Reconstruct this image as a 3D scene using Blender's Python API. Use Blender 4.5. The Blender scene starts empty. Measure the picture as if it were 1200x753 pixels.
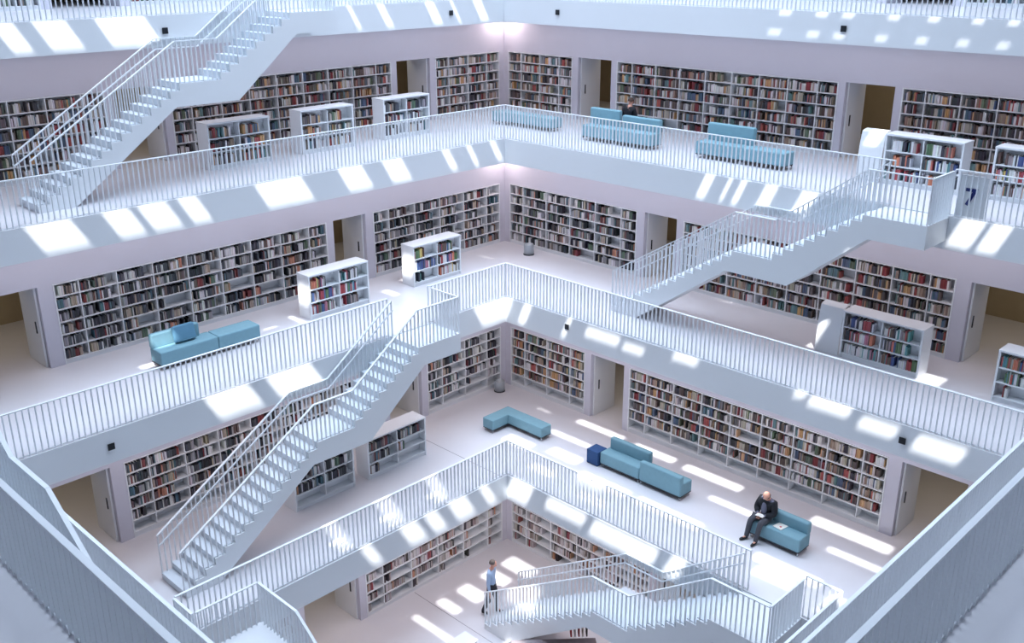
import bpy, bmesh, math, random
from mathutils import Vector, Matrix, Euler

SC = bpy.context.scene
COL = SC.collection
R = math.radians

# ------------------------------------------------------------------ camera, light, exposure
CAM = Vector((24.1239, 24.0082, 17.5807)); YAW, PITCH, ROLL, FPX = 3.9175, 0.358, -0.0029, 1171.1
cd = bpy.data.cameras.new('camera'); cam = bpy.data.objects.new('camera', cd); COL.objects.link(cam)
fw = Vector((math.cos(YAW)*math.cos(PITCH), math.sin(YAW)*math.cos(PITCH), -math.sin(PITCH)))
rt = fw.cross(Vector((0, 0, 1))).normalized(); up = rt.cross(fw)
r2 = math.cos(ROLL)*rt + math.sin(ROLL)*up; u2 = -math.sin(ROLL)*rt + math.cos(ROLL)*up
m = Matrix((r2, u2, -fw)).transposed().to_4x4(); m.translation = CAM
cam.matrix_world = m
cd.sensor_width = 36.0; cd.lens = FPX/1200*36.0; cd.clip_end = 200; cd.clip_start = 0.05
SC.camera = cam

def to_px(p):
    d = Vector(p) - CAM; z = d.dot(fw)
    if z < 0.1: return None
    return (600 + FPX*d.dot(r2)/z, 376.5 - FPX*d.dot(u2)/z, z)

SC.view_settings.view_transform = 'Standard'; SC.view_settings.look = 'None'
SC.view_settings.gamma = 1.0; SC.view_settings.use_curve_mapping = False
SC.view_settings.exposure = 0.2

wd = bpy.data.worlds.new('sky'); SC.world = wd; wd.use_nodes = True
bg = wd.node_tree.nodes['Background']; bg.inputs[0].default_value = (0.62, 0.78, 1.0, 1); bg.inputs[1].default_value = 1.2

SUN_DX, SUN_DY = 0.58, 0.45           # how far the sunlight runs toward -x and -y for each metre it falls
sl = bpy.data.lights.new('sun', 'SUN'); sl.energy = 9.0; sl.angle = R(0.3); sl.color = (1.0, 0.98, 0.95)
so = bpy.data.objects.new('sun', sl); COL.objects.link(so)
so.rotation_euler = Vector((-SUN_DX, -SUN_DY, -1)).to_track_quat('-Z', 'Y').to_euler()

def area(name, loc, rot, sx, sy, power, color):
    l = bpy.data.lights.new(name, 'AREA'); l.shape = 'RECTANGLE'; l.size = sx; l.size_y = sy
    l.energy = power; l.color = color
    o = bpy.data.objects.new(name, l); COL.objects.link(o); o.location = loc; o.rotation_euler = rot
    return o

H = 4.011; ROOF = 32.0
WALL = [4.735, 2.537, 0.337, -2.180, -4.698]      # shelf wall of each storey
EDGE = [None, 6.942, 4.607, 2.2075, 0.083]        # far edge of the void on each storey
NEAR = [None, 16.60, 19.12, 21.62, 24.45]         # near edge of the void
ST = 2.07; SLAB = 0.74; OUT = 38.0; RAIL = 1.03
# luminous skylight ceiling over the void
area('skylight_glow', (7.0, 7.0, ROOF-0.25), (0, 0, 0), 20, 20, 4800, (0.70, 0.83, 1.0))
bpy.data.lights['skylight_glow'].spread = R(125)      # beam narrowed, as by louvres, to dim the top fascia and near floors
# ceiling lamps of the galleries (warm, over the band between the slab edge above and the shelf wall)
GL = (1.0, 0.86, 0.85)
for k in range(4):
    y = (WALL[k] + EDGE[k+1])/2 + 0.1; z = (k+1)*H - SLAB - 0.03; w = abs(EDGE[k+1]-WALL[k])*0.7
    area('gallery_lamps', ((WALL[k]+19)/2, y, z), (0, 0, 0), 17-WALL[k], w, 78, GL)
    area('gallery_lamps', (y, (WALL[k]+19)/2, z), (0, 0, 0), w, 17-WALL[k], 78, GL)

# ------------------------------------------------------------------ materials
def lin(c):
    return tuple(((v/255)/12.92 if v/255 <= 0.04045 else ((v/255+0.055)/1.055)**2.4) for v in c) + (1,)
def mat(name, rgb, rough=0.5, metal=0.0, noise=0.0, scale=3.0, spec=0.5):
    m = bpy.data.materials.new(name); m.use_nodes = True
    nt = m.node_tree; b = nt.nodes['Principled BSDF']
    c = lin(rgb); b.inputs['Base Color'].default_value = c
    b.inputs['Roughness'].default_value = rough; b.inputs['Metallic'].default_value = metal
    b.inputs['Specular IOR Level'].default_value = spec
    if noise:
        tc = nt.nodes.new('ShaderNodeTexCoord'); nz = nt.nodes.new('ShaderNodeTexNoise'); nz.inputs['Scale'].default_value = scale
        nz.inputs['Detail'].default_value = 4
        mx = nt.nodes.new('ShaderNodeMix'); mx.data_type = 'RGBA'
        mx.inputs[6].default_value = tuple(v*(1-noise) for v in c[:3])+(1,); mx.inputs[7].default_value = tuple(min(1, v*(1+noise)) for v in c[:3])+(1,)
        nt.links.new(tc.outputs['Object'], nz.inputs['Vector']); nt.links.new(nz.outputs['Fac'], mx.inputs[0])
        nt.links.new(mx.outputs[2], b.inputs['Base Color'])
    return m
M = dict(
    wall=mat('white_plaster', (206, 206, 218), 0.7, noise=0.03, scale=1.5),
    fascia=mat('white_fascia', (226, 230, 234), 0.5, noise=0.02, scale=0.8),
    floor=mat('pale_floor', (220, 219, 224), 0.32, noise=0.03, scale=1.2),
    metal=mat('white_powder_coat', (232, 237, 242), 0.4),
    shelf=mat('white_lacquer', (228, 232, 236), 0.45, noise=0.01),
    dark_joint=mat('floor_joint', (140, 136, 144), 0.6, noise=0.03),
    beige=mat('beige_panel', (176, 160, 130), 0.6, noise=0.10, scale=2.0),
    roof=mat('white_roof', (235, 235, 235), 0.8, noise=0.02),
    teal=mat('teal_upholstery', (118, 158, 172), 0.75, noise=0.08, scale=9),
    teal_dark=mat('deep_teal_cushion', (88, 134, 160), 0.8, noise=0.08, scale=9),
    navy=mat('navy_upholstery', (38, 74, 122), 0.8, noise=0.10, scale=12),
    chrome=mat('chrome', (200, 205, 210), 0.2, 1.0, noise=0.02),
    dark=mat('dark_frame', (40, 44, 52), 0.5, noise=0.05),
    black=mat('black_plastic', (18, 22, 30), 0.4, noise=0.05),
    grey=mat('grey_steel', (178, 186, 192), 0.4, 0.3, noise=0.05),
    blue=mat('blue_numeral', (28, 44, 110), 0.5, noise=0.02),
    tread=mat('stair_tread', (214, 222, 230), 0.4, noise=0.03, scale=4),
    darktop=mat('dark_cuboid_top', (140, 130, 134), 0.5, noise=0.06),
    skin=mat('skin', (214, 160, 140), 0.6, noise=0.05, scale=20),
    hair_grey=mat('grey_hair', (88, 80, 78), 0.8, noise=0.1, scale=40),
    hair_brown=mat('brown_hair', (70, 52, 44), 0.8, noise=0.1, scale=40),
    jacket=mat('black_jacket', (24, 28, 36), 0.8, noise=0.15, scale=20),
    shirt_grey=mat('grey_blue_shirt', (112, 114, 134), 0.8, noise=0.15, scale=30),
    shirt_blue=mat('light_blue_shirt', (170, 192, 222), 0.8, noise=0.06, scale=15),
    jeans=mat('dark_grey_trousers', (72, 74, 82), 0.85, noise=0.15, scale=20),
    trousers=mat('charcoal_trousers', (44, 46, 56), 0.85, noise=0.1, scale=20),
    shoe=mat('black_leather', (16, 16, 20), 0.35, noise=0.1, scale=20),
    paper=mat('paper', (235, 232, 224), 0.8, noise=0.02),
    red=mat('red_print', (190, 40, 50), 0.6, noise=0.05),
)
gm = bpy.data.materials.new('lamp_lens'); gm.use_nodes = True
gm.node_tree.nodes['Principled BSDF'].inputs['Emission Color'].default_value = (1, 0.85, 0.8, 1); gm.node_tree.nodes['Principled BSDF'].inputs['Emission Strength'].default_value = 4
M['glow'] = gm
def book_mat():
    m = bpy.data.materials.new('book_covers'); m.use_nodes = True; nt = m.node_tree; b = nt.nodes['Principled BSDF']
    a = nt.nodes.new('ShaderNodeAttribute'); a.attribute_name = 'cover'
    nt.links.new(a.outputs['Color'], b.inputs['Base Color']); b.inputs['Roughness'].default_value = 0.55
    return m
M['book'] = book_mat()

# ------------------------------------------------------------------ helpers
class MB:
    def __init__(s): s.v = []; s.f = []
    def quadbox(s, p):   # 8 points: bottom 4 ccw, top 4 ccw
        n = len(s.v); s.v += [tuple(q) for q in p]
        s.f += [tuple(n+i for i in f) for f in ((3,2,1,0),(4,5,6,7),(0,1,5,4),(1,2,6,5),(2,3,7,6),(3,0,4,7))]
    def box(s, x0, x1, y0, y1, z0, z1):
        if x0 > x1: x0, x1 = x1, x0
        if y0 > y1: y0, y1 = y1, y0
        s.quadbox([(x0,y0,z0),(x1,y0,z0),(x1,y1,z0),(x0,y1,z0),(x0,y0,z1),(x1,y0,z1),(x1,y1,z1),(x0,y1,z1)]); return s
    def prism(s, poly, y0, y1):   # polygon in x,z extruded along y
        n = len(s.v); k = len(poly)
        s.v += [(x, y0, z) for x, z in poly] + [(x, y1, z) for x, z in poly]
        s.f += [tuple(range(n, n+k)), tuple(range(n+2*k-1, n+k-1, -1))]
        for i in range(k):
            j = (i+1) % k; s.f.append((n+j, n+i, n+k+i, n+k+j))
        return s
    def bar(s, a, b, wy, wz):   # bar between two points lying in an x-z plane or along y
        a = Vector(a); b = Vector(b); d = (b-a).normalized()
        side = Vector((0, 0, 1)).cross(d)
        side = side.normalized() if side.length > 1e-4 else Vector((0, 1, 0))
        upv = d.cross(side).normalized()
        p = []
        for q in (a, b):
            p.append([q - side*wy/2 - upv*wz/2, q + side*wy/2 - upv*wz/2, q + side*wy/2 + upv*wz/2, q - side*wy/2 + upv*wz/2])
        n = len(s.v); s.v += [tuple(q) for q in p[0]+p[1]]
        s.f += [tuple(n+i for i in f) for f in ((0,1,2,3),(7,6,5,4),(0,4,5,1),(1,5,6,2),(2,6,7,3),(3,7,4,0))]
        return s
    def lathe(s, prof, seg=20, cx=0, cy=0):
        n = len(s.v)
        for r, z in prof:
            for i in range(seg):
                a = 2*math.pi*i/seg; s.v.append((cx+r*math.cos(a), cy+r*math.sin(a), z))
        for j in range(len(prof)-1):
            for i in range(seg):
                i2 = (i+1) % seg; s.f.append((n+j*seg+i, n+j*seg+i2, n+(j+1)*seg+i2, n+(j+1)*seg+i))
        s.f.append(tuple(n+i for i in reversed(range(seg)))); s.f.append(tuple(n+(len(prof)-1)*seg+i for i in range(seg)))
        return s
    def mesh(s, name, m):
        me = bpy.data.meshes.new(name); me.from_pydata(s.v, [], s.f)
        if m: me.materials.append(m)
        bm = bmesh.new(); bm.from_mesh(me); bmesh.ops.recalc_face_normals(bm, faces=bm.faces); bm.to_mesh(me); bm.free()
        return me
    def build(s, name, m, parent=None, bevel=0, seg=2, smooth=False):
        o = bpy.data.objects.new(name, s.mesh(name, m)); COL.objects.link(o); o.parent = parent
        if bevel:
            b = o.modifiers.new('Bevel', 'BEVEL'); b.width = bevel; b.segments = seg; b.limit_method = 'ANGLE'
        if smooth or bevel:
            for p in o.data.polygons: p.use_smooth = True
            if bevel:
                w = o.modifiers.new('Normals', 'WEIGHTED_NORMAL')
        return o
def tag(o, label=None, cat=None, group=None, kind=None):
    if label: o['label'] = label
    if cat: o['category'] = cat
    if group: o['group'] = group
    if kind: o['kind'] = kind
    return o
def root(name, loc, rz, label, cat, group=None):
    o = bpy.data.objects.new(name, None); COL.objects.link(o); o.location = loc; o.rotation_euler = (0, 0, rz)
    o.empty_display_size = 0.2
    o['basis'] = 0; del o['basis']
    return tag(o, label, cat, group)
def wm(o):   # world matrix of a root
    return Matrix.Translation(o.location) @ Euler(o.rotation_euler).to_matrix().to_4x4()
def struct(mb, name, m): return tag(mb.build(name, m), kind='structure')

LV = ['lowest', 'second lowest', 'middle', 'second highest', 'highest']
rnd = random.Random(7)

# ------------------------------------------------------------------ building shell
# floor A (solid)
struct(MB().box(-10, OUT, -10, OUT, -0.5, 0), 'floor', M['floor'])
joint = MB(); joint.box(8.63, 8.645, 4.8, 30, 0.0, 0.003); struct(joint, 'trim_5', M['dark_joint'])
joint = MB(); joint.box(7.09, 7.105, 2.6, 6.9, H, H+0.003); struct(joint, 'trim_6', M['dark_joint'])
for k in range(1, 5):
    z = k*H; e = EDGE[k]; n = NEAR[k]
    b = MB(); g = 0.03
    b.box(-10, OUT, -10, e-g, z-SLAB, z); b.box(-10, e-g, e-g, OUT, z-SLAB, z)
    b.box(n+g, OUT, e-g, OUT, z-SLAB, z); b.box(e-g, n+g, n+g, OUT, z-SLAB, z)
    struct(b, 'floor', M['floor'])
    f = MB()
    f.box(e-g, n+g, e-g, e, z-SLAB, z+0.01); f.box(e-g, e, e, n+g, z-SLAB, z+0.01)
    f.box(n, n+g, e, n+g, z-SLAB, z+0.01); f.box(e, n, n, n+g, z-SLAB, z+0.01)
    struct(f, 'trim_%d' % k, M['fascia'])
# outer walls on the near sides, roof
struct(MB().box(OUT-0.3, OUT, -10, OUT, 0, ROOF), 'wall_near_left', M['wall'])
struct(MB().box(-10, OUT-0.3, OUT-0.3, OUT, 0, ROOF), 'wall_near_right', M['wall'])

# roof, out of view: made opaque, its slots shaped to throw the sun patches
# rectangles x0, x1, y0, y1 left clear, projected back along the sun from the wanted patches
PATCH_SLOTS = [(24.7, 25.21, 7.24, 7.6),
 (23.54, 24.35, 7.24, 7.6),
 (21.63, 22.93, 7.24, 7.6),
 (15.47, 15.68, 7.24, 7.6),
 (14.29, 14.61, 7.24, 7.6),
 (12.36, 12.78, 7.24, 7.6),
 (11.59, 11.76, 7.24, 7.6),
 (10.38, 10.8, 7.24, 7.6),
 (9.33, 9.45, 17.31, 17.7),
 (9.33, 9.45, 18.34, 18.71),
 (9.33, 9.45, 19.05, 19.41),
 (9.33, 9.45, 20.23, 20.56),
 (9.33, 9.45, 21.19, 21.51),
 (9.33, 9.45, 22.21, 22.51),
 (9.33, 9.45, 22.98, 23.27),
 (9.63, 9.74, 17.26, 17.66),
 (9.63, 9.74, 18.37, 18.75),
 (9.63, 9.74, 19.09, 19.45),
 (9.63, 9.74, 20.19, 20.53),
 (9.63, 9.74, 21.19, 21.51),
 (9.63, 9.74, 22.15, 22.46),
 (9.63, 9.74, 23.04, 23.34),
 (9.67, 9.74, 14.62, 16.15),
 (27.29, 28.35, 11.17, 11.53),
 (25.96, 26.65, 11.17, 11.53),
 (25.05, 25.81, 11.17, 11.53),
 (24.27, 24.81, 11.17, 11.53),
 (21.28, 22.73, 11.17, 11.53),
 (19.32, 20.18, 11.17, 11.53),
 (17.92, 18.68, 11.17, 11.53),
 (16.12, 16.46, 11.17, 11.53),
 (15.24, 15.49, 11.17, 11.53),
 (14.22, 14.51, 11.17, 11.53),
 (13.76, 14.22, 18.6, 18.91),
 (13.76, 14.22, 19.32, 19.45),
 (13.76, 14.22, 19.68, 19.88),
 (13.76, 14.22, 20.38, 20.76),
 (13.76, 14.22, 21.38, 21.84),
 (13.76, 14.22, 25.21, 25.76),
 (13.76, 14.22, 25.87, 26.31),
 (27.09, 28.3, 15.37, 15.73),
 (25.34, 26.67, 15.37, 15.73),
 (18.86, 19.88, 15.37, 15.73),
 (18.49, 18.94, 15.38, 15.73),
 (18.49, 18.94, 16.16, 16.49),
 (18.49, 18.94, 17.83, 18.02),
 (18.57, 18.78, 18.57, 19.75),
 (18.63, 18.8, 19.89, 20.6),
 (18.51, 18.69, 21.4, 22.18),
 (18.46, 18.66, 24.77, 25.1),
 (18.49, 18.72, 25.19, 26.22),
 (18.57, 18.8, 26.48, 27.35),
 (18.57, 18.86, 27.75, 28.79),
 (27.9, 28.27, 19.51, 19.87),
 (26.44, 27.05, 19.51, 19.87),
 (25.76, 26.23, 19.51, 19.87),
 (24.74, 25.41, 19.51, 19.87),
 (23.93, 24.29, 19.51, 19.87),
 (23.15, 23.6, 19.75, 20.58),
 (23.2, 23.47, 21.12, 22.48),
 (23.2, 23.55, 22.72, 24.76),
 (23.15, 23.6, 25.09, 25.54),
 (19.13, 19.43, 18.73, 20.5),
 (19.18, 19.53, 20.95, 22.4),
 (19.21, 19.58, 22.75, 24.6),
 (19.18, 19.63, 26.67, 28.75),
 (20.23, 20.48, 18.6, 20.1),
 (21.03, 21.48, 19.4, 20.5),
 (21.53, 21.93, 20.9, 22.6),
 (21.53, 21.93, 22.9, 24.9),
 (20.18, 20.43, 24.2, 25.7),
 (20.23, 20.48, 27.6, 29.1),
 (21.63, 22.03, 26.5, 28.2),
 (19.43, 19.53, 17.2, 17.8),
 (21.33, 21.83, 17.9, 18.9),
 (25.84, 26.34, 20.02, 20.9),
 (24.81, 25.36, 20.0, 20.87),
 (26.8, 27.13, 20.03, 20.85),
 (23.9, 24.48, 20.0, 21.15),
 (27.85, 28.06, 20.05, 21.66),
 (25.56, 26.16, 22.0, 23.0),
 (26.86, 27.36, 22.7, 24.0),
 (27.56, 28.16, 22.4, 23.0),
 (16.04, 16.13, 11.64, 12.53),
 (14.24, 14.3, 12.79, 14.15),
 (14.26, 14.29, 14.33, 16.28),
 (14.45, 14.51, 26.22, 26.93),
 (23.74, 23.92, 12.2, 12.96),
 (24.48, 24.94, 12.56, 12.67),
 (28.0, 28.43, 12.54, 12.83),
 (20.45, 20.74, 12.34, 12.97),
 (14.34, 14.46, 19.95, 20.5),
 (14.12, 14.16, 20.9, 21.56),
 (13.88, 13.91, 21.97, 22.61),
 (27.11, 27.81, 12.47, 12.77),
 (23.0, 23.4, 11.98, 12.68),
 (19.2, 19.65, 11.88, 12.58),
 (10.38, 11.18, 21.35, 21.75),
 (15.45, 16.15, 26.5, 27.05),
 (15.42, 15.92, 23.57, 23.82),
 (22.13, 22.53, 26.8, 27.8),
 (22.43, 22.73, 21.6, 22.5),
 (22.13, 22.53, 19.6, 20.5),
 (21.94, 22.84, 28.57, 29.27),
 (25.13, 25.53, 18.8, 19.4),
 (26.63, 27.13, 18.8, 19.4),
 (28.23, 28.63, 18.8, 19.4)]
slots = PATCH_SLOTS
xs = sorted({-10.0, OUT} | {s[0] for s in slots} | {s[1] for s in slots})
b = MB()
for x0, x1 in zip(xs, xs[1:]):
    iv = sorted((s[2], s[3]) for s in slots if s[0] <= x0+1e-6 and s[1] >= x1-1e-6)
    y = -10.0
    for a, c in iv:
        if a > y: b.box(x0, x1, y, a, ROOF, ROOF+0.12)
        y = max(y, c)
    b.box(x0, x1, y, OUT, ROOF, ROOF+0.12)
struct(b, 'ceiling', M['roof'])

# shelf walls with doorways: (shelf start, shelf end) ranges along the wall
SEG = {
    4: [(-4.45, 0.9), (3.0, 10.4), (12.9, 20.3)],
    3: [(-1.95, 1.11), (3.03, 10.82), (12.62, 20.3)],
    2: [(0.58, 6.02), (7.72, 15.65), (18.0, 22.0)],
    1: [(2.77, 5.95), (7.64, 15.52), (18.0, 22.0)],
    0: [(4.95, 10.30), (12.6, 20.0)],
}
DOORS = {4: [(1.15, 2.75), (10.7, 12.6)], 3: [(1.36, 2.80), (11.02, 12.42)], 2: [(6.30, 7.48), (16.0, 17.6)], 1: [(6.18, 7.44), (15.85, 17.4)], 0: [(10.52, 12.3)]}
ND = 0.36; TH = 1.1
for k in range(5):
    w = WALL[k]; z = k*H; zt = (k+1)*H - (SLAB if k < 4 else 0)
    if k == 4: zt = ROOF
    for side in 'LR':
        b = MB()
        def bx(a0, a1, d0, d1, z0, z1):
            if side == 'L': b.box(a0, a1, w-d1, w-d0, z0, z1)
            else: b.box(w-d1, w-d0, a0, a1, z0, z1)
        a_lo = w if side == 'L' else w
        bx(a_lo-TH if side == 'L' else a_lo, OUT-0.3, 0, TH, z+ST, zt)                     # header
        solid = sorted([s for s in SEG[k]])
        cuts = [w] + [v for s in DOORS[k] for v in s] + [OUT-0.3]
        for i in range(0, len(cuts), 2):
            a0, a1 = cuts[i], cuts[i+1]
            bx(a0-(TH if (i == 0 and side == 'L') else 0), a1, ND, TH, z, z+ST)             # back mass
            p = a0
            for s0, s1 in solid:
                if s0 >= a0-0.01 and s1 <= a1+0.01:
                    bx(p, s0, 0, ND, z, z+ST); p = s1
            if p < a1: bx(p, a1, 0, ND, z, z+ST)
        struct(b, 'wall_left' if side == 'L' else 'wall_right', M['wall'])
        # corridor wall behind the doorways
        c = MB()
        if side == 'L': c.box(w-4.0, OUT-0.3, w-4.2, w-4.0, z, zt)
        else: c.box(w-4.2, w-4.0, w-4.0, OUT-0.3, z, zt)
        struct(c, 'wall_corridor_' + ('left' if side == 'L' else 'right'), M['beige'])
        for d0, d1 in DOORS[k]:
            cx = (d0+d1)/2
            loc = (cx, w-2.2, zt-0.3 if k < 4 else z+3) if side == 'L' else (w-2.2, cx, zt-0.3 if k < 4 else z+3)
            if k < 4: area('corridor_fill', loc, (0, 0, 0), 1.2, 1.2, 14, (1.0, 0.86, 0.66))  # added fill that brightens the beige wall seen through each doorway

for k in (3, 2):
    w = WALL[k]; zc = (k+1)*H - SLAB
    r = root('ceiling_light', (w+0.45, w+0.45, zc), 0, 'round white downlight in the ceiling above the inner corner, %s gallery' % LV[k], 'ceiling light')
    MB().lathe([(0.09, -0.03), (0.10, 0.0)], 20).build('rim', M['metal'], r)
    MB().lathe([(0.07, -0.034), (0.07, -0.031)], 20).build('lens', M['glow'], r)
    l = bpy.data.lights.new('downlight', 'POINT'); l.energy = 22; l.color = (1, 0.80, 0.76); l.shadow_soft_size = 0.08
    lo = bpy.data.objects.new('downlight', l); COL.objects.link(lo); lo.location = (w+0.45, w+0.45, zc-0.12)

# white door leaves folded back against the reveals of the doorways
nd = 0
for k in range(4):
    w = WALL[k]; z = k*H
    for side in 'LR':
        for d0, d1 in DOORS[k]:
            nd += 1
            b = MB(); h = MB()
            # left wall: the reveal at smaller x faces the camera; right wall: the reveal at smaller y
            a0 = d0+0.012; a1 = d0+0.06
            if side == 'L': b.box(a0, a1, w-TH-0.02, w-0.12, z+0.01, z+ST-0.02); h.box(a1, a1+0.02, w-0.34, w-0.30, z+0.85, z+1.15)
            else: b.box(w-TH-0.02, w-0.12, a0, a1, z+0.01, z+ST-0.02); h.box(w-0.34, w-0.30, a1, a1+0.02, z+0.85, z+1.15)
            dr = tag(b.build('door_%d' % nd, M['shelf']), kind='structure')
            h.build('handle', M['dark'], dr)
# ------------------------------------------------------------------ books
OCC = []     # collected books: (matrix-basis data)
PAL = {
    'warm': [((150, 44, 48), 'dark red', 6), ((190, 76, 70), 'red', 4), ((60, 58, 66), 'charcoal', 12), ((110, 100, 104), 'grey', 10), ((212, 208, 210), 'white', 20),
             ((160, 130, 110), 'tan', 8), ((206, 150, 90), 'orange', 5), ((70, 96, 130), 'blue', 6), ((90, 134, 140), 'teal', 5), ((96, 76, 70), 'brown', 9), ((180, 170, 150), 'beige', 8), ((92, 112, 84), 'green', 3)],
    'cool': [((40, 42, 52), 'black', 24), ((74, 78, 90), 'dark grey', 15), ((212, 212, 214), 'white', 20), ((150, 150, 156), 'grey', 14), ((140, 50, 52), 'red', 6), ((110, 90, 84), 'brown', 6),
             ((64, 110, 128), 'teal', 6), ((180, 162, 140), 'beige', 7), ((204, 130, 96), 'orange', 3), ((86, 116, 92), 'green', 4)],
    'mixed': [((214, 214, 216), 'white', 22), ((60, 64, 74), 'charcoal', 14), ((190, 60, 66), 'red', 8), ((58, 84, 150), 'blue', 8), ((70, 140, 150), 'teal', 7), ((224, 190, 90), 'yellow', 4),
              ((230, 120, 80), 'orange', 5), ((150, 140, 140), 'grey', 10), ((196, 110, 140), 'pink', 4), ((90, 130, 84), 'green', 5), ((110, 84, 70), 'brown', 6)],
    'sparse': [((200, 192, 194), 'white', 30), ((170, 158, 158), 'pale grey', 20), ((60, 52, 58), 'black', 12), ((160, 60, 66), 'red', 5), ((196, 130, 90), 'orange', 3), ((140, 120, 116), 'brown', 8)],
}
BOOKS = []
def fill_row(rt_m, x0, x1, yf, z, rh, pal, dens, desc, grp, cat_info):
    """books standing on one shelf row of one bay, local frame of the case (x to the right, +y into the shelf)"""
    pl = PAL[pal]; names = [p for p in pl]; wts = [p[2] for p in pl]
    runs = []
    x = x0 + 0.01; mode = None; n = 0
    if dens <= 0: return
    stop = x0 + (x1-x0)*min(1, max(0.25, dens + rnd.uniform(-0.18, 0.18)))
    start = x0 + (0.01 if rnd.random() < 0.8 else rnd.uniform(0.02, 0.2)*(x1-x0))
    x = start
    hb = rnd.uniform(0.66, 0.82)*rh; base = rnd.choices(names, wts)[0]; left = 0
    while x < stop - 0.02:
        if left <= 0:
            base = rnd.choices(names, wts)[0]; left = rnd.randint(1, 5) if rnd.random() < 0.35 else 1
            hb = rnd.uniform(0.62, 0.84)*rh
        left -= 1
        t = rnd.choice((0.016, 0.02, 0.024, 0.03, 0.036, 0.044))
        if x + t > stop: break
        h = min(rh*0.92, hb + rnd.uniform(-0.015, 0.015)); d = rnd.uniform(0.15, 0.20)
        g_ = sum(base[0])/3; j_ = rnd.uniform(-14, 14)
        c = lin([max(0, min(255, g_ + (v-g_)*0.72 + j_ + rnd.uniform(-6, 6) + 6)) for v in base[0]])
        n += 1
        BOOKS.append((rt_m, x, yf+rnd.uniform(0.015, 0.04), z, t, d, h, c, base[1], n, desc, grp))
        x += t + 0.002
        if rnd.random() < 0.03: x += rnd.uniform(0.03, 0.12)

def book_geo(x, y, z, t, d, h):
    """a book: spine slightly rounded towards -y, cover boards standing proud of the page block"""
    e = 0.004
    v = [(x, y, z), (x+t, y, z), (x+t, y+d, z), (x, y+d, z), (x, y, z+h), (x+t, y, z+h), (x+t, y+d, z+h), (x, y+d, z+h),
         (x+t/2, y-t*0.18, z), (x+t/2, y-t*0.18, z+h),
         (x+t*.15, y+t*.15, z+h-e), (x+t*.85, y+t*.15, z+h-e), (x+t*.85, y+d, z+h-e), (x+t*.15, y+d, z+h-e)]
    f = [(0, 3, 2, 1, 8), (0, 8, 9, 4), (8, 1, 5, 9), (1, 2, 6, 5), (2, 3, 7, 6), (3, 0, 4, 7),
         (4, 9, 5, 11, 10), (5, 6, 12, 11), (7, 4, 10, 13), (10, 11, 12, 13), (6, 7, 13, 12)]
    return v, f

# ------------------------------------------------------------------ bookcases
NUM = ['first', 'second', 'third', 'fourth', 'fifth', 'sixth', 'seventh', 'eighth', 'ninth', 'tenth']
def bookcase(name, loc, rz, L, Hh, D, rows, bays, label, grp, pal, dens, desc, base=0.06, free=False, edges=None, bottom=0.0):
    r = root(name, loc, rz, label, 'bookcase', grp)
    t = 0.035
    edges = edges or [i*L/bays for i in range(bays+1)]
    c = MB()
    if free:
        c.box(0, 0.045, 0, D, 0, Hh); c.box(L-0.045, L, 0, D, 0, Hh)
        c.box(0.045, L-0.045, D*0.5-0.01, D*0.5+0.01, base, Hh-0.045)
        c.box(0.045, L-0.045, 0.03, D-0.03, 0, base)
        c.build('carcass', M['shelf'], r)
        MB().box(-0.005, L+0.005, -0.01, D+0.01, Hh, Hh+0.045).build('top_panel', M['shelf'], r, bevel=0.004)
        dd = D*0.5-0.01
    else:
        c.box(0, t, 0, D, 0, Hh); c.box(L-t, L, 0, D, 0, Hh)
        c.box(t, L-t, D-0.02, D, 0, Hh); c.box(t, L-t, 0.02, D-0.02, 0, base); c.box(t, L-t, 0, D-0.02, Hh-0.03, Hh)
        c.build('carcass', M['shelf'], r); dd = D-0.02
    rh = (Hh - base - 0.03)/rows
    for i in range(rows):
        zz = base + i*rh
        MB().box(0.046 if free else t, L-(0.046 if free else t), 0.003, dd, zz, zz+0.026).build('shelf', M['shelf'], r)
    for q in edges[1:-1]:
        MB().box(q-0.012, q+0.012, 0.006, dd-0.002, base+0.02, Hh-0.032).build('divider', M['shelf'], r)
    mw = wm(r)
    for i in range(rows):
        for j in range(len(edges)-1):
            zz = base + i*rh + 0.027
            dn = dens(i, j) if callable(dens) else dens
            if rnd.random() < 0.02: dn *= 0.4
            a = max(edges[j]+0.03, 0.06); bb = min(edges[j+1]-0.03, L-0.06)
            top = rows-1-i
            shelf_w = 'bottom shelf' if i == 0 else ('top shelf' if top == 0 else ('middle shelf' if rows == 3 else NUM[top] + ' shelf down'))
            bay_w = (('left' if j == 0 else 'right') + ' half') if len(edges) == 3 else ('bay %s' % NUM[j] if j < 10 else 'end bay')
            fill_row(mw, a, bb, 0.02, zz, rh-0.03, pal, dn, (shelf_w, bay_w, desc), 'books in ' + desc, None)
    return r

def wall_edges(L, a=0.62):
    n = max(1, round((L-2*a)/0.95))
    if L < 3: n = max(1, round(L/0.95)); return [i*L/n for i in range(n+1)]
    return [0] + [a + i*(L-2*a)/n for i in range(n+1)] + [L]

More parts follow.
